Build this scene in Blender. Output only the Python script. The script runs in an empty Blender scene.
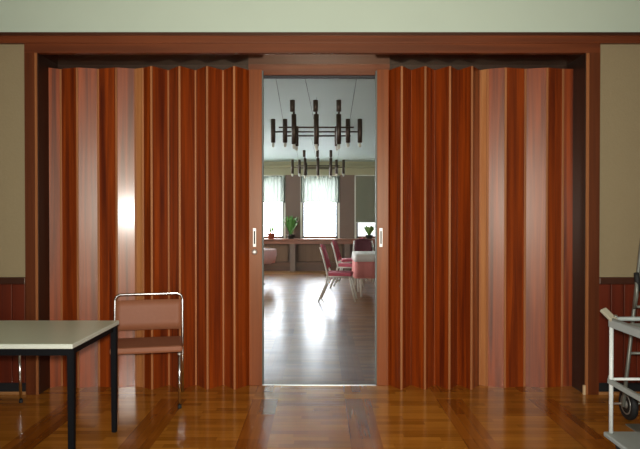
import bpy, bmesh, math, random
from mathutils import Vector, Matrix
random.seed(7)
S = bpy.context.scene
COL = S.collection
PI = math.pi
F, HY, HC = 620.0, 218.0, 1.43          # focal length in pixels, horizon row, eye height
def X(px, d): return (px-320.0)*d/F
def Z(py, d): return HC+(HY-py)*d/F
def D(py): return HC*F/(py-HY)

# ------------------------------------------------------------------ camera, sky, lights, exposure
cam_d = bpy.data.cameras.new('camera'); cam = bpy.data.objects.new('camera', cam_d); COL.objects.link(cam)
cam_d.sensor_width = 36; cam_d.lens = 36*F/640; cam_d.clip_start = .05
cam.location = (0, 0, HC); cam.rotation_euler = (math.radians(90-.6), 0, 0)
S.camera = cam
S.view_settings.view_transform = 'Standard'; S.view_settings.look = 'None'
S.view_settings.gamma = 1; S.view_settings.use_curve_mapping = False
S.view_settings.exposure = 0.0
w = bpy.data.worlds.new('sky'); S.world = w; w.use_nodes = True
w.node_tree.nodes['Background'].inputs[0].default_value = (.93, .97, 1, 1)
w.node_tree.nodes['Background'].inputs[1].default_value = 2.2
def area(name, loc, rot, sx, sy, power, col):
    l = bpy.data.lights.new(name, 'AREA'); l.shape = 'RECTANGLE'; l.size = sx; l.size_y = sy
    l.energy = power; l.color = col
    o = bpy.data.objects.new(name, l); COL.objects.link(o); o.location = loc
    o.rotation_euler = rot
    return o
# daylight through the three windows behind the photographer
for wx in (-2.6, 0.0, 2.6):
    area('daylight_behind', (wx, -2.94, 1.9), (-PI/2+PI, 0, 0), 1.5, 1.9, 16, (1, .96, .88))
# the camera's flash
fl = bpy.data.lights.new('camera_flash', 'SPOT'); fl.energy = 700; fl.shadow_soft_size = .05; fl.spot_size = math.radians(97); fl.spot_blend = 1
fl.color = (1, .965, .90)
flo = bpy.data.objects.new('camera_flash', fl); COL.objects.link(flo); flo.location = (.0, -.03, 1.52)
flo.rotation_euler = (math.radians(90), 0, 0)
# daylight through the windows of the far room
for wx in (-2.92, -1.46, 0.0, 2.92):
    area('daylight_far', (wx, 16.95, 1.65), (-PI/2, 0, 0), .95, 1.6, 85, (.84, .92, 1))
# unseen side windows, added to brighten the front of the far room
for wy in (9.0, 11.4, 13.8):
    area('side_fill', (-4.93, wy, 1.8), (0, -PI/2, 0), 1.5, 1.2, 120, (.9, .96, 1))

# ------------------------------------------------------------------ materials
MATS = {}
def mat(name, col, rough=.5, metal=0, coat=0, coat_r=.1, spec=.5):
    m = bpy.data.materials.new(name); m.use_nodes = True
    b = m.node_tree.nodes['Principled BSDF']
    b.inputs['Base Color'].default_value = (*col, 1); b.inputs['Roughness'].default_value = rough
    b.inputs['Metallic'].default_value = metal; b.inputs['Coat Weight'].default_value = coat
    b.inputs['Coat Roughness'].default_value = coat_r; b.inputs['Specular IOR Level'].default_value = spec
    MATS[name] = m
    return m, m.node_tree.nodes, m.node_tree.links, b
def rgb(r, g, b):
    f = lambda c: ((c/255+.055)/1.055)**2.4 if c > 10 else c/255/12.92
    return (f(r), f(g), f(b))
def noisy(name, col, amt=.12, scale=(8, 8, 8), rough=.5, bump=0, **k):
    m, N, L, b = mat(name, col, rough, **k)
    tc = N.new('ShaderNodeTexCoord'); mp = N.new('ShaderNodeMapping'); mp.inputs['Scale'].default_value = scale
    no = N.new('ShaderNodeTexNoise'); no.inputs['Scale'].default_value = 1; no.inputs['Detail'].default_value = 5
    hs = N.new('ShaderNodeMix'); hs.data_type = 'RGBA'
    hs.inputs['A'].default_value = (*[c*(1-amt) for c in col], 1); hs.inputs['B'].default_value = (*[min(1, c*(1+amt)) for c in col], 1)
    L.new(tc.outputs['Object'], mp.inputs[0]); L.new(mp.outputs[0], no.inputs['Vector'])
    L.new(no.outputs[0], hs.inputs['Factor']); L.new(hs.outputs['Result'], b.inputs['Base Color'])
    if bump:
        bp = N.new('ShaderNodeBump'); bp.inputs['Strength'].default_value = bump; bp.inputs['Distance'].default_value = .01
        L.new(no.outputs[0], bp.inputs['Height']); L.new(bp.outputs[0], b.inputs['Normal'])
    return m
def wood(name, c1, c2, axis='z', rough=.35, coat=.6, coat_r=.2, grain=22, vary=.25):
    """varnished wood, grain along one axis, tone varied per object"""
    m, N, L, b = mat(name, c1, rough, coat=coat, coat_r=coat_r)
    b.inputs['Specular Tint'].default_value = (1, .80, .55, 1); b.inputs['Coat Tint'].default_value = (1, .93, .8, 1)   # aged yellow varnish
    tc = N.new('ShaderNodeTexCoord'); mp = N.new('ShaderNodeMapping')
    sc = {'z': (grain, grain, .7), 'x': (.7, grain, grain), 'y': (grain, .7, grain)}[axis]
    mp.inputs['Scale'].default_value = sc
    oi = N.new('ShaderNodeObjectInfo'); ad = N.new('ShaderNodeVectorMath'); ad.operation = 'ADD'
    mu = N.new('ShaderNodeVectorMath'); mu.operation = 'SCALE'; mu.inputs['Scale'].default_value = 13.0
    cb = N.new('ShaderNodeCombineXYZ')
    for i in range(3): L.new(oi.outputs['Random'], cb.inputs[i])
    L.new(cb.outputs[0], mu.inputs[0]); L.new(tc.outputs['Object'], ad.inputs[0]); L.new(mu.outputs[0], ad.inputs[1])
    L.new(ad.outputs[0], mp.inputs[0])
    no = N.new('ShaderNodeTexNoise'); no.inputs['Scale'].default_value = 1; no.inputs['Detail'].default_value = 6; no.inputs['Distortion'].default_value = .6
    L.new(mp.outputs[0], no.inputs['Vector'])
    rp = N.new('ShaderNodeValToRGB'); rp.color_ramp.elements[0].position = .3; rp.color_ramp.elements[1].position = .72
    rp.color_ramp.elements[0].color = (*c1, 1); rp.color_ramp.elements[1].color = (*c2, 1)
    L.new(no.outputs[0], rp.inputs[0])
    mr = N.new('ShaderNodeMapRange'); mr.inputs['To Min'].default_value = 1-vary; mr.inputs['To Max'].default_value = 1+vary
    L.new(oi.outputs['Random'], mr.inputs['Value'])
    sv = N.new('ShaderNodeHueSaturation'); L.new(rp.outputs[0], sv.inputs['Color']); L.new(mr.outputs[0], sv.inputs['Value'])
    L.new(sv.outputs[0], b.inputs['Base Color'])
    bp = N.new('ShaderNodeBump'); bp.inputs['Strength'].default_value = .08; bp.inputs['Distance'].default_value = .002
    L.new(no.outputs[0], bp.inputs['Height']); L.new(bp.outputs[0], b.inputs['Normal'])
    return m
wood('panel_wood', rgb(84, 23, 3), rgb(162, 68, 9), 'z', .40, .34, .17, vary=.07)
MATS['panel_wood'].node_tree.nodes['Principled BSDF'].inputs['Specular IOR Level'].default_value = .75
MATS['panel_wood'].node_tree.nodes['Principled BSDF'].inputs['Specular Tint'].default_value = (1, .90, .76, 1)
wood('post_wood', rgb(118, 54, 18), rgb(146, 72, 28), 'z', .4, .5, .2, vary=.03)
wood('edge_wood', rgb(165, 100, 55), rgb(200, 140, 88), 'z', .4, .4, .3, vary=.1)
wood('hinge_wood', rgb(140, 84, 46), rgb(172, 110, 66), 'z', .45, .15, .3, vary=.08)
wood('beam_wood', rgb(88, 38, 18), rgb(120, 58, 28), 'x', .45, .15, .3, vary=.05)
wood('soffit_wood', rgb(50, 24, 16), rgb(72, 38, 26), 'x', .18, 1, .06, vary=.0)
wood('casing_wood', rgb(76, 30, 10), rgb(104, 48, 18), 'z', .45, .15, .35, vary=.05)
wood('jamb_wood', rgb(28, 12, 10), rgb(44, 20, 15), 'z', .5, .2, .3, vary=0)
wood('wainscot_wood', rgb(78, 20, 8), rgb(104, 34, 14), 'z', .45, .15, .3, vary=.12)
wood('rail_wood', rgb(50, 24, 18), rgb(74, 36, 24), 'x', .4, .4, .3, vary=.05)
wood('strip_wood', rgb(150, 104, 60), rgb(176, 128, 82), 'x', .4, .4, .3, vary=.0)
wood('far_wood', rgb(80, 56, 42), rgb(100, 74, 56), 'z', .5, .2, .3, vary=.05)
wood('sill_wood', rgb(110, 62, 48), rgb(140, 84, 66), 'x', .4, .4, .3, vary=.0)
wood('pale_wood', rgb(205, 180, 140), rgb(225, 200, 160), 'z', .5, .2, .3, vary=0)
noisy('green_paint', rgb(200, 214, 193), .03, (3, 3, 3), .6, .05)
noisy('beige_paint', rgb(152, 136, 102), .04, (60, 60, 60), .8, .2)
noisy('ceiling_paint', rgb(205, 208, 195), .03, (2, 2, 2), .7)
noisy('far_ceiling_paint', rgb(176, 196, 186), .03, (2, 2, 2), .55)
noisy('far_band_paint', rgb(150, 146, 112), .05, (3, 3, 3), .6)
noisy('far_wall_paint', rgb(108, 88, 74), .08, (3, 3, 3), .6)
noisy('black_base', rgb(18, 20, 22), .2, (6, 6, 6), .5)
noisy('laminate', rgb(202, 212, 188), .06, (90, 90, 90), .3)
noisy('laminate_edge', rgb(205, 210, 195), .02, (9, 9, 9), .4)
noisy('black_metal', rgb(9, 10, 13), .1, (9, 9, 9), .6, spec=.15)
noisy('pink_vinyl', rgb(148, 92, 62), .06, (40, 40, 40), .6, .1)
noisy('pink_cushion', rgb(178, 78, 92), .1, (30, 30, 30), .75)
noisy('red_cushion', rgb(78, 28, 34), .1, (30, 30, 30), .75)
noisy('chair_paint', rgb(190, 180, 165), .05, (9, 9, 9), .35, coat=.3)
noisy('cart_white', rgb(228, 234, 228), .05, (12, 12, 12), .35)
noisy('cart_grey', rgb(158, 166, 160), .1, (14, 14, 14), .45)
noisy('cart_beige', rgb(172, 166, 142), .1, (20, 20, 20), .5)
noisy('tube_grey', rgb(120, 122, 112), .12, (18, 18, 18), .4, metal=.3)
noisy('rubber', rgb(26, 27, 26), .15, (25, 25, 25), .7)
noisy('hub_metal', rgb(170, 172, 165), .1, (20, 20, 20), .35, metal=.6)
noisy('bronze', rgb(70, 58, 46), .2, (20, 20, 20), .35, metal=.5)
noisy('wire', rgb(60, 64, 60), .1, (20, 20, 20), .5)
noisy('terracotta', rgb(176, 84, 50), .1, (20, 20, 20), .7)
noisy('dark_pot', rgb(60, 58, 50), .1, (20, 20, 20), .6)
noisy('leaf', rgb(84, 130, 58), .35, (30, 30, 30), .5)
noisy('leaf_pale', rgb(130, 160, 84), .35, (30, 30, 30), .5)
noisy('cloth_pink', rgb(206, 128, 122), .08, (20, 20, 20), .85)
noisy('cloth_pale', rgb(216, 176, 172), .08, (20, 20, 20), .85)
noisy('cloth_white', rgb(214, 206, 198), .05, (60, 60, 60), .85)
noisy('blind', rgb(112, 112, 92), .04, (4, 4, 60), .8)
noisy('window_paint', rgb(200, 196, 180), .04, (9, 9, 9), .45)
noisy('window_grey', rgb(110, 112, 118), .06, (9, 9, 9), .45)
mat('chrome', (.75, .74, .72), .18, 1)
mat('channel_grey', rgb(96, 98, 88), .55, .2)
mat('steel', rgb(190, 190, 182), .3, .9)
mat('plate_metal', rgb(205, 200, 190), .3, .5)
mat('bulb', rgb(205, 205, 190), .3)
# sheer curtain: thin cloth that lets daylight through
m = bpy.data.materials.new('sheer'); m.use_nodes = True; N = m.node_tree.nodes; L = m.node_tree.links; N.clear()
out = N.new('ShaderNodeOutputMaterial'); mx = N.new('ShaderNodeMixShader'); mx.inputs[0].default_value = .012
m2 = N.new('ShaderNodeMixShader'); m2.inputs[0].default_value = .7
df = N.new('ShaderNodeBsdfDiffuse'); tl = N.new('ShaderNodeBsdfTranslucent'); tr = N.new('ShaderNodeBsdfTransparent')
wv = N.new('ShaderNodeTexNoise'); wv.inputs['Scale'].default_value = 1; mp = N.new('ShaderNodeMapping'); mp.inputs['Scale'].default_value = (25, 1, 1.2); tc = N.new('ShaderNodeTexCoord')
rp = N.new('ShaderNodeValToRGB'); rp.color_ramp.elements[0].color = (.075, .085, .065, 1); rp.color_ramp.elements[1].color = (.13, .14, .115, 1)
L.new(tc.outputs['Object'], mp.inputs[0]); L.new(mp.outputs[0], wv.inputs['Vector']); L.new(wv.outputs[0], rp.inputs[0])
L.new(rp.outputs[0], df.inputs[0]); L.new(rp.outputs[0], tl.inputs[0])
L.new(df.outputs[0], m2.inputs[1]); L.new(tl.outputs[0], m2.inputs[2]); L.new(m2.outputs[0], mx.inputs[1]); L.new(tr.outputs[0], mx.inputs[2]); L.new(mx.outputs[0], out.inputs[0])
MATS['sheer'] = m
# window glass
m, N, L, b = mat('glass', (1, 1, 1), 0); b.inputs['Transmission Weight'].default_value = 1; b.inputs['IOR'].default_value = 1.01
# parquet: fields of boards laid across, divided by darker bands running away from the camera
def parquet(name, tone=1.0, rough=.16, cross=5.04, tint=(1, .85, .65, 1)):
    m, N, L, b = mat(name, (.3, .15, .05), rough, coat=.3, coat_r=.08 if tint[2] < 1 else .22)
    b.inputs['Specular Tint'].default_value = tint
    geo = N.new('ShaderNodeNewGeometry'); sep = N.new('ShaderNodeSeparateXYZ'); L.new(geo.outputs['Position'], sep.inputs[0])
    def M(op, a, bb=None, c=None):
        n = N.new('ShaderNodeMath'); n.operation = op
        for i, v in enumerate((a, bb, c)):
            if v is None: continue
            if isinstance(v, (int, float)): n.inputs[i].default_value = v
            else: L.new(v, n.inputs[i])
        return n.outputs[0]
    xs = M('MULTIPLY', M('SUBTRACT', sep.outputs[0], .195), 1/.725)
    fx = M('FRACT', xs); inband = M('LESS_THAN', fx, .2/.725)
    nearwall = M('COMPARE', sep.outputs[1], cross-.06, .10)
    inband = M('MULTIPLY', inband, M('SUBTRACT', 1, nearwall))
    cell = M('FLOOR', xs)
    # across boards
    by = M('FLOOR', M('MULTIPLY', sep.outputs[1], 1/.062))
    jx = M('FLOOR', M('MULTIPLY', M('ADD', fx, M('MULTIPLY', M('FRACT', M('MULTIPLY', by, .618)), .8)), 1.6))
    cbA = N.new('ShaderNodeCombineXYZ'); L.new(by, cbA.inputs[0]); L.new(M('ADD', M('MULTIPLY', cell, 7), jx), cbA.inputs[1])
    # along boards in bands
    bx = M('FLOOR', M('MULTIPLY', sep.outputs[0], 1/.066)); byy = M('FLOOR', M('MULTIPLY', sep.outputs[1], 1/.5))
    cbB = N.new('ShaderNodeCombineXYZ'); L.new(bx, cbB.inputs[0]); L.new(byy, cbB.inputs[1]); cbB.inputs[2].default_value = 5
    mv = N.new('ShaderNodeMix'); mv.data_type = 'VECTOR'; L.new(inband, mv.inputs['Factor']); L.new(cbA.outputs[0], mv.inputs['A']); L.new(cbB.outputs[0], mv.inputs['B'])
    wn = N.new('ShaderNodeTexWhiteNoise'); L.new(mv.outputs['Result'], wn.inputs['Vector'])
    # grain
    def grain(sc):
        mp = N.new('ShaderNodeMapping'); mp.inputs['Scale'].default_value = sc; L.new(geo.outputs['Position'], mp.inputs[0])
        no = N.new('ShaderNodeTexNoise'); no.inputs['Scale'].default_value = 1; no.inputs['Detail'].default_value = 6; L.new(mp.outputs[0], no.inputs['Vector']); return no.outputs[0]
    gm = N.new('ShaderNodeMix'); L.new(inband, gm.inputs['Factor']); L.new(grain((3, 60, 1)), gm.inputs['A']); L.new(grain((60, 3, 1)), gm.inputs['B'])
    g = gm.outputs['Result']
    t = M('ADD', M('MULTIPLY', wn.outputs['Value'], .55), M('MULTIPLY', g, .6))
    rp = N.new('ShaderNodeValToRGB'); e = rp.color_ramp.elements
    e[0].position = .15; e[0].color = (*[c*tone for c in rgb(134, 78, 16)], 1); e[1].position = .95; e[1].color = (*[c*tone for c in rgb(192, 126, 44)], 1)
    L.new(t, rp.inputs[0])
    bandc = N.new('ShaderNodeMix'); bandc.data_type = 'RGBA'; bandc.blend_type = 'MULTIPLY'; bandc.inputs['B'].default_value = (.74, .60, .52, 1)
    L.new(inband, bandc.inputs['Factor']); L.new(rp.outputs[0], bandc.inputs['A'])
    # joints
    fy = M('FRACT', M('MULTIPLY', sep.outputs[1], 1/.062)); jy = M('MULTIPLY', M('LESS_THAN', fy, .05), M('SUBTRACT', 1, inband))
    fxx = M('FRACT', M('MULTIPLY', sep.outputs[0], 1/.066)); jxx = M('MULTIPLY', M('LESS_THAN', fxx, .05), inband)
    jn = M('ADD', jy, jxx)
    jc = N.new('ShaderNodeMix'); jc.data_type = 'RGBA'; jc.blend_type = 'MULTIPLY'; jc.inputs['B'].default_value = (.75, .7, .65, 1)
    L.new(jn, jc.inputs['Factor']); L.new(bandc.outputs['Result'], jc.inputs['A']); L.new(jc.outputs['Result'], b.inputs['Base Color'])
    wav = grain((2.2, 7, 1))
    h = M('ADD', M('MULTIPLY', wn.outputs['Value'], .0), M('ADD', M('MULTIPLY', g, .03), M('MULTIPLY', wav, .6)))
    bp = N.new('ShaderNodeBump'); bp.inputs['Strength'].default_value = .35; bp.inputs['Distance'].default_value = .004
    L.new(h, bp.inputs['Height']); L.new(bp.outputs[0], b.inputs['Normal']); L.new(bp.outputs[0], b.inputs['Coat Normal'])
    rr = N.new('ShaderNodeMapRange'); rr.inputs['To Min'].default_value = rough*.7; rr.inputs['To Max'].default_value = rough*1.5; L.new(grain((1.5, 4, 1)), rr.inputs['Value']); L.new(rr.outputs[0], b.inputs['Roughness'])
    return m
parquet('parquet_near', 1.0, .18)
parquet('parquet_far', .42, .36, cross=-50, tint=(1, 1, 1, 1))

# ------------------------------------------------------------------ mesh helpers
class MB:
    def __init__(s): s.bm = bmesh.new(); s.idx = 0; s.mats = []
    def m(s, name):
        if name not in s.mats: s.mats.append(name)
        s.idx = s.mats.index(name); return s
    def _new(s, fn):
        n = len(s.bm.faces); fn(); s.bm.faces.ensure_lookup_table()
        for f in s.bm.faces[n:]: f.material_index = s.idx
    def box(s, x0, x1, y0, y1, z0, z1, M=None, bev=0):
        b2 = bmesh.new()
        vs = [b2.verts.new((x, y, z)) for x in (x0, x1) for y in (y0, y1) for z in (z0, z1)]
        for q in ((0, 1, 3, 2), (4, 6, 7, 5), (0, 4, 5, 1), (2, 3, 7, 6), (0, 2, 6, 4), (1, 5, 7, 3)): b2.faces.new([vs[i] for i in q])
        bmesh.ops.recalc_face_normals(b2, faces=b2.faces[:])
        if bev: bmesh.ops.bevel(b2, geom=b2.edges[:], offset=bev, segments=2, affect='EDGES', profile=.5)
        if M: b2.transform(M)
        s.merge(b2); return s
    def merge(s, b2):
        me = bpy.data.meshes.new('t'); b2.to_mesh(me); b2.free()
        n = len(s.bm.faces); s.bm.from_mesh(me); bpy.data.meshes.remove(me)
        s.bm.faces.ensure_lookup_table()
        for f in s.bm.faces[n:]: f.material_index = s.idx
    def prism(s, pts, z0, z1):
        """closed polygon in plan, extruded up"""
        b2 = bmesh.new()
        a = [b2.verts.new((p[0], p[1], z0)) for p in pts]; c = [b2.verts.new((p[0], p[1], z1)) for p in pts]
        n = len(pts); b2.faces.new(a); b2.faces.new(c)
        for i in range(n): b2.faces.new((a[i], a[(i+1) % n], c[(i+1) % n], c[i]))
        bmesh.ops.recalc_face_normals(b2, faces=b2.faces[:]); s.merge(b2); return s
    def tube(s, pts, r, n=10, closed=False, r2=None):
        pts = [Vector(p) for p in pts]; b2 = bmesh.new(); rings = []; k = len(pts); up = None
        for i, p in enumerate(pts):
            if closed: t = (pts[(i+1) % k]-pts[i-1]).normalized()
            else: t = (pts[min(i+1, k-1)]-pts[max(i-1, 0)]).normalized()
            if up is None: up = Vector((0, 0, 1)) if abs(t.z) < .9 else Vector((1, 0, 0))
            a = (up-t*up.dot(t)).normalized(); c = t.cross(a); up = a
            rr = r if r2 is None else r+(r2-r)*i/(k-1)
            rings.append([b2.verts.new(p+(a*math.cos(2*PI*j/n)+c*math.sin(2*PI*j/n))*rr) for j in range(n)])
        for i in range(k if closed else k-1):
            A, B = rings[i], rings[(i+1) % k]
            for j in range(n):
                f = b2.faces.new((A[j], A[(j+1) % n], B[(j+1) % n], B[j])); f.smooth = True
        if not closed: b2.faces.new(rings[0]); b2.faces.new(rings[-1])
        bmesh.ops.recalc_face_normals(b2, faces=b2.faces[:]); s.merge(b2); return s
    def lathe(s, prof, n=20, M=None):
        b2 = bmesh.new(); rings = []
        for r, z in prof: rings.append([b2.verts.new((r*math.cos(2*PI*j/n), r*math.sin(2*PI*j/n), z)) for j in range(n)])
        for A, B in zip(rings, rings[1:]):
            for j in range(n):
                f = b2.faces.new((A[j], A[(j+1) % n], B[(j+1) % n], B[j])); f.smooth = True
        b2.faces.new(rings[0]); b2.faces.new(rings[-1])
        bmesh.ops.recalc_face_normals(b2, faces=b2.faces[:])
        if M: b2.transform(M)
        s.merge(b2); return s
    def sheet(s, grid, thick=0):
        b2 = bmesh.new(); V = [[b2.verts.new(p) for p in row] for row in grid]
        for i in range(len(V)-1):
            for j in range(len(V[0])-1):
                f = b2.faces.new((V[i][j], V[i][j+1], V[i+1][j+1], V[i+1][j])); f.smooth = True
        bmesh.ops.recalc_face_normals(b2, faces=b2.faces[:])
        if thick: bmesh.ops.solidify(b2, geom=b2.faces[:], thickness=thick)
        s.merge(b2); return s
    def build(s, name, material=None, parent=None):
        me = bpy.data.meshes.new(name)
        if material and not s.mats: s.mats = [material]
        s.bm.to_mesh(me); s.bm.free()
        for k in s.mats: me.materials.append(MATS[k])
        o = bpy.data.objects.new(name, me); COL.objects.link(o)
        if parent: o.parent = parent
        return o
def tag(o, label, cat, group=None):
    o['label'] = label; o['category'] = cat
    if group: o['group'] = group
    return o
def thing(name, label, cat, loc, rz=0, group=None):
    o = bpy.data.objects.new(name, None); COL.objects.link(o); o.location = loc; o.rotation_euler = (0, 0, rz); o.empty_display_size = .2
    return tag(o, label, cat, group)
def st(o, label=None):
    o['kind'] = 'structure'
    if label: o['label'] = label
    return o
def copy_tree(o, parent=None):
    c = o.copy(); COL.objects.link(c)
    if parent: c.parent = parent
    for ch in list(o.children): copy_tree(ch, c)
    return c
def arc(cx, cy, r, a0, a1, n=8):
    return [(cx+r*math.cos(math.radians(a0+(a1-a0)*i/n)), cy+r*math.sin(math.radians(a0+(a1-a0)*i/n))) for i in range(n+1)]

# ------------------------------------------------------------------ the near room
DW = 5.04; XL, XR = X(40, DW), X(583.5, DW)      # wall face, the opening's inner edges
ZS, ZB = Z(54.3, DW), Z(36.2, DW)                # soffit height, top of the wooden beam
WX, HN = 4.6, 3.7
WB = 5.46                                        # back face of the partition wall
st(MB().box(-WX, WX, -3.05, 5.30, -.12, 0).build('floor', 'parquet_near'), 'golden brown parquet floor with darker bands')
st(MB().box(-WX, WX, -3.05, WB, HN, HN+.1).build('ceiling', 'ceiling_paint'))
ZR1, ZR0 = Z(277, DW), Z(284, DW)                # cap rail of the wainscot
b = MB().m('green_paint').box(-WX, WX, DW, WB, ZB-.01, HN)
b.m('beige_paint').box(-WX, XL-.085, DW, WB, 0, ZB-.01).box(XR+.085, WX, DW, WB, 0, ZB-.01)
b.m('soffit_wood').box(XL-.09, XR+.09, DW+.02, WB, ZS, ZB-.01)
st(b.build('wall_front'), 'partition wall, pale green above the beam and beige beside the doors')
st(MB().box(-WX-.1, -WX, -3.05, WB, 0, HN).build('wall_left', 'beige_paint'))
st(MB().box(WX, WX+.1, -3.05, WB, 0, HN).build('wall_right', 'beige_paint'))
b = MB().box(-WX, WX, -3.15, -3.0, 0, .95).box(-WX, WX, -3.15, -3.0, 2.85, HN)
for a, c in ((-WX, -3.35), (-1.85, -.75), (.75, 1.85), (3.35, WX)): b.box(a, c, -3.15, -3.0, .95, 2.85)
st(b.build('wall_back', 'beige_paint'))
for i, wx in enumerate((-2.6, 0, 2.6)):
    b = MB()
    for a in (-.75, -.02, .71): b.box(wx+a, wx+a+.04, -3.1, -3.05, .95, 2.85)
    for a in (.95, 2.2, 2.81): b.box(wx-.75, wx+.75, -3.1, -3.05, a, a+.04)
    st(b.build('window_%d' % (i+6), 'window_paint'))

# beam over the opening, full-width moulding, casings, jambs
b = MB().m('beam_wood').box(XL-.105, XR+.115, DW-.035, DW+.02, ZS, ZS+.075).box(-WX, WX, DW-.045, DW, ZS+.075, ZB, bev=.004)
b.m('rail_wood').box(-WX, WX, DW-.055, DW, ZB-.012, ZB+.012)
st(b.build('trim_1'), 'reddish brown wooden beam over the opening')
b = MB().m('casing_wood').box(XL-.105, XL-.025, DW-.035, DW, 0, ZS+.0).m('hinge_wood').box(XL-.025, XL-.006, DW-.03, DW+.0, 0, ZS)
st(b.build('trim_2'), 'brown door casing left of the folding doors')
b = MB().m('casing_wood').box(XR+.03, XR+.115, DW-.035, DW, 0, ZS+.0).m('hinge_wood').box(XR+.006, XR+.03, DW-.03, DW+.0, 0, ZS)
b.m('pale_wood').box(XR-.012, XR+.006, DW-.04, DW-.02, .0, .075)
st(b.build('trim_3'), 'brown door casing right of the folding doors')
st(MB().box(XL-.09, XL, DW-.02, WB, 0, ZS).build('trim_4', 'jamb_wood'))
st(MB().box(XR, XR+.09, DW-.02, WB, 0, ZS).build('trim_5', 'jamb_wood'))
# track board above the doors; sides coloured dark to imitate the soffit's dark reflection
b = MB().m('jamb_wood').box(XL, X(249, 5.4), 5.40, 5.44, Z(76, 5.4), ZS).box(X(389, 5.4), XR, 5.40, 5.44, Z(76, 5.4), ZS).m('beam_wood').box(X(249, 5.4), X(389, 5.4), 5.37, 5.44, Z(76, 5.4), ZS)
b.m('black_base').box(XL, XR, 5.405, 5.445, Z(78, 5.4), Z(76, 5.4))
st(b.build('trim_6'), 'wooden head board above the doorway')
# floor track
st(MB().m('steel').box(X(262, 5.3), X(376, 5.3), 5.285, 5.30, 0, .004).m('far_wood').box(XL, XR, 5.30, 5.42, -.02, .003).build('trim_7'), 'metal strip across the threshold')

# wainscot: boards, cap rail, black base, wooden quarter round
def wains(x0, x1, n0, side):
    b = MB(); x = x0; wd = .105
    while x < x1-.01:
        e = min(x+wd, x1); b.box(x+.002, e-.002, DW-.014, DW, .09, ZR0, bev=.003); x = e
    st(b.build('trim_%d' % n0, 'wainscot_wood'), 'red brown board panelling on the %s' % side)
    st(MB().box(x0, x1, DW-.04, DW, ZR0, ZR1, bev=.006).build('trim_%d' % (n0+1), 'rail_wood'))
    st(MB().m('black_base').box(x0, x1, DW-.02, DW, 0, .09).m('strip_wood').box(x0, x1, DW-.035, DW-.02, 0, .022).build('baseboard_%s' % side), 'black baseboard with a pale wooden strip')
wains(-WX, XL-.105, 8, 'left')
wains(XR+.115, WX, 10, 'right')

# ------------------------------------------------------------------ folding doors
DF, DB, ZT = 5.16, 5.31, Z(66.5, 5.16)
def folding(name, label, folds, flats, post, handle_px):
    root = bpy.data.objects.new(name, None); COL.objects.link(root); root.location = (X((folds[0][0]+folds[-1][0])/2, 5.24), 5.24, 0); st(root, label)
    ox, oy = root.location.x, root.location.y
    P = [(X(px, d)-ox, d-oy) for px, d in folds]
    for i, (p, q) in enumerate(zip(P, P[1:])):
        p, q = Vector(p), Vector(q); t = (q-p).normalized(); n = Vector((-t.y, t.x)); h = .005
        a, c = p+t*.004, q-t*.004
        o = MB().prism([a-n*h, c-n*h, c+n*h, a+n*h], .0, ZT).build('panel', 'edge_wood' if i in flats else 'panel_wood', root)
    for i, (px, d) in enumerate(folds[1:-1]):
        p = P[i+1]; front = d < 5.24
        yy = p[1]-.008 if front else p[1]-(.013 if 5 < i < 20 else .006)
        MB().box(p[0]-.009, p[0]+.009, yy-.004, yy+.006, 0, ZT-.002, bev=.002).build('hinge_strip', 'hinge_wood', root)
    x0, x1 = sorted((X(post[0], 5.28)-ox, X(post[1], 5.28)-ox))
    po = MB().box(x0, x1, 5.275-oy, 5.33-oy, 0, ZT, bev=.003).build('lead_post', 'post_wood', root)
    inner = x1 if name == 'door_1' else x0
    s = 1 if name == 'door_1' else -1
    MB().box(inner, inner+s*.012, 5.275-oy, 5.33-oy, .01, ZT-.01).build('edge_channel', 'channel_grey', po)
    hx = X(handle_px, 5.27)-ox
    b = MB().m('plate_metal').box(hx-.014, hx+.014, 5.268-oy, 5.276-oy, Z(247, 5.27), Z(228, 5.27), bev=.002)
    b.m('rubber').box(hx-.006, hx+.006, 5.2665-oy, 5.269-oy, Z(244, 5.27), Z(231, 5.27))
    b.build('handle', None, po)
    if name == 'door_1':
        M = Matrix.Translation((hx, 5.276-oy, Z(252, 5.27))) @ Matrix.Rotation(PI/2, 4, 'X')
        MB().lathe([(.02, 0), (.024, .006), (.02, .014), (.01, .018)], 20, M).build('lock', 'plate_metal', po)
    return root
A1, A2 = 5.212, 5.257
LF = [(48, A1), (61.5, 5.268), (78, A1), (98.8, A2), (117, A1), (136, A2), (143.5, 5.222), (152, DF), (169, DB), (180, DF), (196, DB), (207.5, DF), (223.5, DB), (234.5, DF), (249.5, DB)]
folding('door_1', 'left accordion folding door of varnished red brown panels', LF, (5,), (249, 262), 254.5)
RF = [(388.5, DB), (401.5, DF), (411, DB), (425, DF), (434.5, DB), (449.5, DF), (457.5, DB), (471.5, DF), (479.5, DB), (487, 5.265), (505, A1), (524.5, 5.258), (546.5, 5.217), (562, A2), (575.8, 5.262)]
folding('door_2', 'right accordion folding door of varnished red brown panels', RF, (8,), (388.5, 377), 381)

# ------------------------------------------------------------------ the far room
FY, HF, FX = 16.7, 2.95, 5.0
st(MB().box(-FX, FX, 5.30, FY+.3, -.14, -.002).build('floor.001', 'parquet_far'), 'dark glossy parquet of the far room')
st(MB().box(-FX, FX, WB, FY+.3, HF, HF+.1).build('ceiling.001', 'far_ceiling_paint'))
st(MB().box(FX, FX+.1, WB, FY+.3, 0, HF).build('wall_right.001', 'far_wall_paint'))
b = MB().box(-FX-.1, -FX, WB, FY+.3, 0, 1.0).box(-FX-.1, -FX, WB, FY+.3, 2.6, HF)
for a, c in ((WB, 8.4), (9.6, 10.8), (12.0, 13.2), (14.4, FY+.3)): b.box(-FX-.1, -FX, a, c, 1.0, 2.6)
st(b.build('wall_left.001', 'far_wall_paint'))
ZW0, ZW1, ZW2 = Z(238.5, FY), Z(175, FY), Z(166.5, FY)
WW = .53; cs = [-2.92, -1.46, 0.0, 1.46, 2.92]
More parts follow.
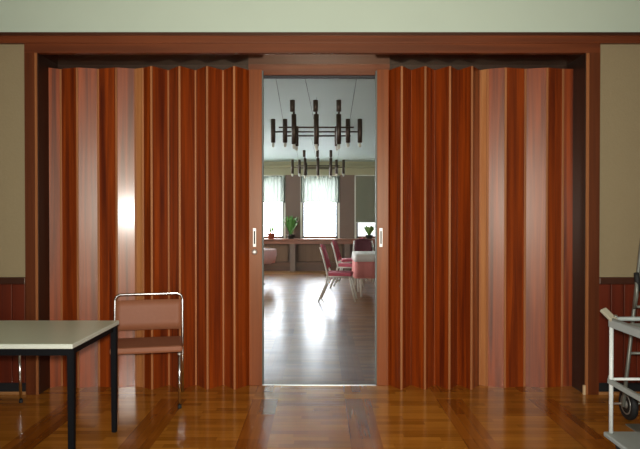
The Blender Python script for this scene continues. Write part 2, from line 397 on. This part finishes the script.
b = MB().m('far_wall_paint').box(-FX, FX, FY, FY+.25, 0, ZW0)
xs = [-FX]+[v for c in cs for v in (c-WW, c+WW)]+[FX]
for i in range(0, len(xs), 2): b.box(xs[i], xs[i+1], FY, FY+.25, ZW0, ZW1)
b.m('far_band_paint').box(-FX, FX, FY-.01, FY+.25, ZW1, HF)
st(b.build('wall_back.001'))
st(MB().m('far_band_paint').box(-FX, FX, FY-.10, FY-.01, Z(168, FY), Z(165.5, FY), bev=.01).build('trim_12'))
for c in (-.5*1.46-1.46, -.73, .73, .5*1.46+1.46):
    pass
b = MB().box(-FX, FX, FY-.03, FY, 0, .24); st(b.build('baseboard_back', 'rail_wood'), 'dark base below the far windows')
b = MB().box(-FX, FX, FY-.32, FY, ZW0-.04, ZW0, bev=.008).box(-FX, FX, FY-.2, FY, ZW0-.14, ZW0-.04)
st(b.build('trim_13', 'sill_wood'), 'long wooden sill below the far windows')
b = MB()
for c in cs: b.box(c-.6, c+.6, FY-.05, FY, .26, ZW0-.15, bev=.006)
st(b.build('trim_14', 'far_wood'), 'brown panels under the far window sill')
b = MB()
for c in (-2.19, -.73, .73, 2.19): b.box(c-.07, c+.07, FY-.2, FY-.05, 0, ZW0-.14)
st(b.build('trim_15', 'far_wall_paint'))
# cross-bands of parquet seen as a pale strip in front of the far wall
st(MB().box(-FX, FX, FY-.9, FY-.03, -.002, .003).build('trim_16', 'strip_wood'), 'pale floor border by the far windows')
for i, c in enumerate(cs):
    root = bpy.data.objects.new('window_%d' % (i+1), None); COL.objects.link(root); root.location = (c, FY+.12, ZW0); st(root, 'white painted window of the far room')
    h = ZW1-ZW0
    b = MB().m('window_paint').box(-WW, -WW+.05, -.12, -.08, 0, h).box(WW-.05, WW, -.12, -.08, 0, h).box(-WW, WW, -.12, -.08, h-.05, h)
    b.m('window_grey').box(-WW+.0, -WW+.1, -.02, .04, 0, h).box(WW-.1, WW, -.02, .04, 0, h).box(-WW, WW, -.02, .04, h-.07, h)
    b.m('sill_wood').box(-WW, WW, -.02, .04, 0, .06)
    b.build('window_frame', None, root)
    MB().box(-WW+.1, WW-.1, .0, .006, .06, h-.07).build('pane', 'glass', root)

def curtain(c, label):
    n = 60; g = []
    for k in range(2):
        z = Z(176, FY) if k == 0 else Z(202.5, FY)
        g.append([(c-.52+1.04*j/n, FY-.02+.018*math.sin(j*1.1+random.random()*.5)*(1 if k else .6), z+(0 if k == 0 else .01*math.sin(j*.7))) for j in range(n+1)])
    mid = [((a[0]+d[0])/2+.004*math.sin(i), (a[1]+d[1])/2, (a[2]+d[2])/2) for i, (a, d) in enumerate(zip(*g))]
    root = thing('sheer_curtain', label, 'curtain', (c, FY-.02, Z(202.5, FY)), group='half-length sheer curtains in the far room')
    o = MB().sheet([g[0], mid, g[1]]).build('curtain_cloth', 'sheer', root)
    for v in o.data.vertices: v.co -= Vector(root.location)
    MB().tube([(-.54, -.005, Z(176, FY)-root.location.z), (.54, -.005, Z(176, FY)-root.location.z)], .008, 8).build('rod', 'window_paint', root)
curtain(-1.46, 'short white sheer curtain on the left far window')
curtain(0, 'short white sheer curtain on the middle far window, between the brown piers')
# roller blind on the right-hand window
t = thing('roller_blind', 'grey green roller blind pulled most of the way down the right far window', 'blind', (1.46, FY-.02, Z(222, FY)))
MB().box(-.5, .5, -.004, 0, 0, Z(176, FY)-Z(222, FY)).build('blind_cloth', 'blind', t)
MB().box(-.5, .5, -.012, .006, -.02, .0).build('bottom_bar', 'window_paint', t)

# ------------------------------------------------------------------ folding table, near left
zt = .74; xa, xb, ya, yb = -3.0, X(73, 3.44), 3.38, 4.17
xr = X(117.3, 4.17)
xr = (X(74, 3.38)+xr)/2
t = thing('work_table', 'grey laminate table on black square legs at the left edge', 'table', (-2.2, (ya+yb)/2, 0))
def L_(v): return v
ox, oy = t.location.x, t.location.y
yb_, ya_ = yb-oy, ya-oy; x0, x1 = -3.0-ox, xr-ox
MB().m('laminate').box(x0+.004, x1-.004, ya_+.004, yb_-.004, zt-.02, zt+.0005).m('laminate_edge').box(x0, x1, ya_, yb_, zt-.026, zt-.001, bev=.004).build('table_top', None, t)
b = MB()
b.box(x0+.03, x1-.03, ya_+.02, ya_+.04, zt-.066, zt-.026).box(x0+.03, x1-.03, yb_-.04, yb_-.02, zt-.066, zt-.026)
b.box(x0+.02, x0+.04, ya_+.03, yb_-.03, zt-.066, zt-.026).box(x1-.04, x1-.02, ya_+.03, yb_-.03, zt-.066, zt-.026)
b.build('apron', 'black_metal', t)
def leg_bm(x, y, dx, w=.0185):
    b2 = bmesh.new(); V = []
    for z, s, o_ in ((zt-.028, 1.05, 0), (0, .85, dx)):
        V.append([b2.verts.new((x+o_+a*w*s, y+c*w*s, z)) for a, c in ((-1, -1), (1, -1), (1, 1), (-1, 1))])
    b2.faces.new(V[0]); b2.faces.new(V[1])
    for j in range(4): b2.faces.new((V[0][j], V[0][(j+1) % 4], V[1][(j+1) % 4], V[1][j]))
    bmesh.ops.recalc_face_normals(b2, faces=b2.faces[:]); bmesh.ops.bevel(b2, geom=b2.edges[:], offset=.004, segments=2, affect='EDGES'); return b2
for x, y in ((x0+.05, ya_+.04), (x0+.05, yb_-.04), (x1-.022, ya_+.04), (x1-.022, yb_-.04)):
    b = MB(); b.merge(leg_bm(x, y, 0)); b.build('leg', 'black_metal', t)

# ------------------------------------------------------------------ near chairs: chrome tube, pinkish vinyl. Local front is -y
def chrome_chair(name, label, loc, rz, group):
    t = thing(name, label, 'chair', loc, rz, group)
    hw, hh = .265, .812; R = .05
    pts = [(-hw, .02, 0), (-hw, .0, .45)]
    top = [(-hw+R-R*math.cos(a), -0.0+.035, hh-R+R*math.sin(a)) for a in [i*PI/2/7 for i in range(8)]]
    pts = [(-hw, .03, .0), (-hw, .0, .3), (-hw, .0, .5)]+[(x, .05, z) for x, y, z in top]
    pts += [(-x, y, z) for x, y, z in reversed(pts)]
    MB().tube(pts, .011, 12).build('back_frame', 'chrome', t)
    g = []
    for i in range(5):
        z = .525+.24*i/4; row = []
        for j in range(13):
            u = j/12*2-1; row.append((u*.258, .025+.01*i/2-.0+.022*(1-u*u), z))
        g.append(row)
    MB().sheet(g, .028).build('backrest', 'pink_vinyl', t)
    MB().box(-.262, .262, -.43, -.01, .425, .475, bev=.018).build('seat', 'pink_vinyl', t)
    for s in (-1, 1):
        x = s*.238
        MB().tube([(x, -.405, 0), (x, -.40, .2), (x, -.395, .42)], .011, 10).build('leg', 'chrome', t)
        MB().tube([(x, -.395, .405), (s*hw, -.0, .40)], .009, 8).build('side_rail', 'chrome', t)
    for s in (-1, 1):
        MB().lathe([(.014, 0), (.015, .008), (.013, .025)], 12, Matrix.Translation((s*.238, -.405, 0))).build('foot_cap', 'rubber', t)
        MB().lathe([(.006, 0), (.014, .006), (.014, .014), (.006, .02)], 12, Matrix.Translation((s*.238, -.412, .40))).build('joint_cap', 'plate_metal', t)
    return t
c1 = chrome_chair('stacking_chair', 'pinkish brown vinyl chair with chrome frame beside the table corner', (X(150, 5.03), 4.99, 0), 0, 'chrome framed chairs')
c1.rotation_euler.z = math.radians(13)
c2 = copy_tree(c1); c2['label'] = 'chair behind the table at the left edge, only its chrome legs showing'
c2.location = (X(20, 4.79)-.405, 4.79+.238, 0); c2.rotation_euler.z = PI/2

# ------------------------------------------------------------------ service cart at the right edge
dC = 3.84; cx0 = X(612, dC)
t = thing('service_cart', 'grey and white wheeled service cart at the right edge', 'cart', (cx0, dC, 0))
zt_, zm, zb = Z(319, dC), Z(379.5, dC), .095
wl, dl = .62, .95            # size across and towards the camera
for x, y in ((0, 0), (wl, 0), (0, -dl), (wl, -dl)):
    MB().tube([(x, y, .06), (x, y, zt_)], .0125, 12).build('post', 'cart_white', t)
def tray(name, z, m, hgt, rim=True):
    b = MB().box(-.02, wl+.02, -dl-.02, .02, z-.01, z)
    if rim:
        b.box(-.022, -.014, -dl-.02, .02, z-.01, z+hgt).box(wl+.014, wl+.022, -dl-.02, .02, z-.01, z+hgt)
        b.box(-.02, wl+.02, .014, .022, z-.01, z+hgt).box(-.02, wl+.02, -dl-.022, -dl-.014, z-.01, z+hgt)
    return b.build(name, m, t)
b = MB().box(-.035, wl+.03, -dl-.03, .03, zb-.03, zb, bev=.008); b.build('lower_shelf', 'cart_grey', t)
MB().box(-.012, wl+.012, -dl-.01, .012, zt_-.042, zt_-.03).box(-.014, -.006, -dl, .01, zt_-.05, zt_-.004).build('upper_shelf', 'cart_grey', t)
MB().tube([(0, .0, zt_-.004), (0, -dl, zt_-.004)], .012, 10).tube([(0, 0, zt_+.0), (wl, 0, zt_+.0)], .013, 10).build('top_rail', 'cart_grey', t)
MB().tube([(-.01, 0, zm), (wl, 0, zm)], .009, 8).build('cross_bar', 'cart_white', t)
MB().box(-.014, .004, -dl, .02, zm-.03, zm).build('side_rail', 'cart_grey', t)
MB().box(-.014, .004, .0, .012, zm, zm+.02).build('bracket', 'cart_grey', t)
# push handle rising behind the post
M = Matrix.Translation((-.0, .0, zt_+.004)) @ Matrix.Rotation(math.radians(42), 4, 'X') @ Matrix.Rotation(math.radians(25), 4, 'Z')
MB().box(-.026, .02, -.03, .075, -.004, .016, M, bev=.005).build('handle', 'cart_beige', t)
MB().lathe([(.012, 0), (.014, .004), (.010, .014)], 12, Matrix.Translation((.02, -.01, zt_+.012))).build('bolt', 'steel', t)
for x, y in ((.03, -.05), (wl-.03, -.05), (.03, -dl+.05), (wl-.03, -dl+.05)):
    M = Matrix.Translation((x-.012, y, .04)) @ Matrix.Rotation(PI/2, 4, 'Y')
    MB().lathe([(.01, 0), (.038, .001), (.04, .006), (.04, .018), (.038, .023), (.01, .024)], 20, M).build('caster', 'rubber', t)

# ------------------------------------------------------------------ hand truck behind the cart
dH = 4.27; hx = X(626.5, dH)
t = thing('hand_truck', 'grey tubular hand truck with pneumatic wheels leaning behind the cart', 'hand truck', (hx, dH, 0))
lean = lambda z: (z*.19-.03, z*.16)
for s, ex in ((0, 0), (1, .36)):
    pts = []
    for z in (.12, .5, .9, 1.1, 1.3, 1.42):
        a, c = lean(z); pts.append((a+ex, c, z))
    MB().tube(pts, .013, 10).build('upright', 'tube_grey', t)
    a, c = lean(1.0)
for z in (.2, .48, .80, 1.15, 1.41):
    a, c = lean(z); MB().tube([(a, c, z), (a+.36, c, z)], .010, 8).build('cross_bar', 'tube_grey', t)
a, c = lean(.8); a2, c2_ = lean(.99)
MB().tube([(a-.005, c-.01, .79), (a-.01, c-.05, .88), (a2-.045, c2_-.08, 1.02)], .013, 10).build('grip_arm', 'tube_grey', t)
MB().tube([(a2-.022, c2_-.066, .92), (a2-.04, c2_-.078, .985), (a2-.05, c2_-.084, 1.045)], .021, 12, r2=.018).build('hand_grip', 'rubber', t)
MB().box(.0, .36, -.26, .0, .0, .008).build('toe_plate', 'tube_grey', t)
MB().tube([(-.03, .11, .115), (.46, .11, .115)], .009, 8).build('axle', 'steel', t)
for x, rz in ((.075, 1), (.42, 1)):
    M = Matrix.Translation((x-.0, .11, .111)) @ Matrix.Rotation(PI/2, 4, 'Y')
    
    prof = [(.07, -.02)]+[(.088+.022*math.cos(math.radians(q)), .026*math.sin(math.radians(q))) for q in range(-140, 141, 20)]+[(.07, .02)]
    wl_ = MB().lathe(prof, 32, M).build('wheel', 'rubber', t)
    h = MB().lathe([(.012, -.05), (.02, -.048), (.022, -.022), (.05, -.014), (.068, -.024), (.072, -.02), (.072, .02), (.068, .024), (.05, .014), (.022, .022), (.012, .04)], 24, M).build('hub', 'hub_metal', wl_)

# ------------------------------------------------------------------ chandeliers
def chandelier(loc, label):
    t = thing('chandelier', label, 'chandelier', loc, 0, 'tubular ceiling lamps of the far room')
    b = MB()
    for y, w_ in ((-.36, .42), (0, .50), (.36, .42)):
        b.tube([(-w_, y, 0), (w_, y, 0)], .009, 8)
    for x in (-.25, 0, .25): b.tube([(x, -.36, 0), (x, .36, 0)], .009, 8)
    b.build('bar_frame', 'bronze', t)
    def lamp(x, y, z0, z1, name, lit=True):
        b = MB().lathe([(.012, z0), (.028, z0+.005), (.028, z1-.005), (.012, z1)], 14, Matrix.Translation((x, y, 0)))
        o = b.build(name, 'bronze', t)
        if lit: MB().lathe([(.006, z0-.055), (.016, z0-.045), (.02, z0-.02), (.014, z0)], 12, Matrix.Translation((x, y, 0))).build('bulb', 'bulb', o)
    for x in (-.51, -.37, .37, .51): lamp(x, 0, -.13, .153, 'lamp_tube')
    for x in (-.25, 0, .25):
        lamp(x, -.36, -.19, .15, 'long_tube')
        lamp(x*1.03-.008, -.40, .165, .30, 'upper_tube', False)
        lamp(x, .36, -.13, .12, 'lamp_tube')
        MB().tube([(x, -.38, .14), (x, -.39, .175)], .012, 8).build('stem', 'bronze', t)
    for x0_, y0_, x1_, y1_ in ((0.0, 0, -.12, -.5), (.37, 0, .44, -.5), (-.37, 0, -.44, -.5), (0, .36, 0, .5)):
        MB().tube([(x0_, y0_, 0), (x1_, y1_, HF-loc[2])], .0022, 5).build('hanging_wire', 'wire', t)
    return t
ch1 = chandelier((X(316.5, 7.3), 7.3, 2.443), 'bronze tubular chandelier hanging nearest in the doorway')
ch2 = copy_tree(ch1); ch2.location = (X(318, 12.4), 12.4, 2.443); ch2['label'] = 'smaller looking bronze chandelier farther off, in front of the windows'

# ------------------------------------------------------------------ far room furniture
def dining_chair(label, loc, rz, cushion, src=None):
    t = thing('dining_chair', label, 'chair', loc, rz, 'dining chairs in the far room')
    h = .22
    for s in (-1, 1):
        MB().tube([(s*h, .33, 0), (s*h, .2, .3), (s*h, .17, .46), (s*h*.98, .25, .78), (s*h*.9, .30, .93)], .016, 8).build('back_leg', 'chair_paint', t)
        MB().tube([(s*h, -.30, 0), (s*h, -.2, .43)], .016, 8).build('front_leg', 'chair_paint', t)
    MB().tube([(-h, -.22, .425), (h, -.22, .425), (h, .18, .43), (-h, .18, .43)], .014, 8, closed=True).build('seat_frame', 'chair_paint', t)
    MB().box(-h-.005, h+.005, -.24, .19, .435, .50, bev=.022).build('seat', cushion, t)
    g = []
    for i in range(6):
        u = i/5; z = .56+.38*u; y = .205+.105*u
        g.append([(v*(.205-.03*u*u), y+.025*(1-v*v)-.02, z+(.03*(1-v*v) if i == 5 else 0)) for v in [k/5-1 for k in range(11)]])
    MB().sheet(g, .035).build('backrest', cushion, t)
    return t
dining_chair('pink cushioned dining chair seen from the side, nearest in the far room', (X(339, 10.6), 10.75, 0), PI/2-.12, 'pink_cushion')
dining_chair('pink cushioned dining chair just behind the nearest one', (X(347, 13.1), 12.75, 0), PI/2-.2, 'pink_cushion')
dining_chair('pink dining chair facing left beyond the pink covered table', (X(350, 14.2), 14.2, 0), -PI/2+.2, 'pink_cushion')
dining_chair('dark red dining chair at the far side of the pink covered table', (X(364, 13.5), 13.45, 0), 0.0, 'red_cushion')
# table with pink cloth and white overlay on the right
tx, ty = 1.085, 11.6
def dining_table(label, loc, sx, sy, legs=True):
    t = thing('dining_table', label, 'table', loc, 0)
    MB().box(-sx, sx, -sy, sy, .735, .765).build('table_top', 'far_wood', t)
    for x in (-1, 1):
        for y in (-1, 1): MB().tube([(x*(sx-.08), y*(sy-.08), 0), (x*(sx-.06), y*(sy-.06), .735)], .02, 8).build('leg', 'chair_paint', t)
dining_table('rectangular dining table under the pink cloth on the right', (tx, ty, 0), .42, .5)
def cloth(name, mname, sx, sy, z, drop, loc, label, group=None, wave=.02):
    per = []; n = 20
    for k in range(4):
        for i in range(n):
            u = i/n*2-1; per.append([(u*sx, -sy), (sx, u*sy), (-u*sx, sy), (-sx, -u*sy)][k])
    g = []
    for lv, (s, dz, wv_) in enumerate(((0.0, 0, 0), (.6, 0, 0), (1, 0, 0), (1.015, -.02, .1), (1.03, -drop*.5, .6), (1.05, -drop, 1))):
        row = []
        for i, (x, y) in enumerate(per):
            q = wave*wv_*math.sin(i*1.3); row.append((x*s+q*(abs(x) >= sx-.001)*(1 if x > 0 else -1), y*s+q*(abs(y) >= sy-.001)*(1 if y > 0 else -1), z+dz))
        row.append(row[0]); g.append(row)
    b = MB().sheet(g, .004); o = b.build(name, mname); o.location = loc
    return tag(o, label, 'tablecloth', group)
cloth('tablecloth', 'cloth_pink', .435, .515, .772, .42, (tx, ty, 0), 'pink tablecloth hanging low over the right hand table')
cloth('tablecloth', 'cloth_white', .445, .525, .780, .13, (tx, ty, 0), 'white lace overlay on top of the pink tablecloth', wave=.006)
# round table on the left
lx, ly = -1.46, 13.4
t = thing('round_table', 'round pedestal table under a pale pink cloth at the left of the doorway', 'table', (lx, ly, 0))
MB().lathe([(.5, .725), (.5, .75)], 36).build('table_top', 'far_wood', t)
MB().lathe([(.27, 0), (.27, .02), (.05, .06), (.035, .725)], 16).build('pedestal', 'far_wood', t)
g = []
for s, dz, wv_ in ((0, 0, 0), (.2, 0, 0), (.51, 0, 0), (.52, -.02, .0), (.515, -.12, .012), (.46, -.30, .03)):
    g.append([((s+wv_*math.sin(i*1.05))*math.cos(2*PI*i/48), (s+wv_*math.sin(i*1.05))*math.sin(2*PI*i/48), .756+dz) for i in range(49)])
o = MB().sheet(g, .004).build('round_tablecloth', 'cloth_pale'); o.location = (lx, ly, 0); tag(o, 'pale pink cloth on the round table at the left', 'tablecloth')

# plants on the sill
def plant(label, loc, pot, pr, ph, leafm, n, hgt, spread, cat='plant'):
    t = thing('potted_plant', label, cat, loc)
    MB().lathe([(pr*.7, 0), (pr, ph), (pr*1.08, ph), (pr*1.08, ph+.02), (pr*.85, ph+.02)], 18).build('pot', pot, t)
    b = MB()
    for i in range(n):
        a = random.random()*2*PI; h = hgt*random.uniform(.55, 1); s = spread*random.uniform(.3, 1)
        rows = []
        wd = random.uniform(.018, .034)
        for k in range(6):
            u = k/5; r = pr*.3+s*u**1.4; z = ph+h*(u-.35*u*u*random.uniform(.8, 1.1))*1.4
            wk = wd*math.sin(PI*min(.95, u*.9+.1)); c_, s_ = math.cos(a), math.sin(a)
            rows.append([(r*c_-s_*wk, r*s_*.55+c_*wk, z), (r*c_, r*s_*.55, z-.004), (r*c_+s_*wk, r*s_*.55-c_*wk, z)])
        b.sheet(rows)
    b.build('leaves', leafm, t)
plant('small seedling in a terracotta pot on the left window sill', (X(271.5, 16.6), FY-.17, ZW0), 'terracotta', .10, .13, 'leaf_pale', 7, .26, .08)
plant('tall leafy green plant on the sill between the left and middle windows', (X(291, 16.6), FY-.17, ZW0), 'dark_pot', .11, .10, 'leaf', 90, .55, .23)
plant('bushy light green plant on the sill of the blind covered window', (X(369, 16.6), FY-.17, ZW0), 'dark_pot', .10, .08, 'leaf_pale', 110, .30, .16)
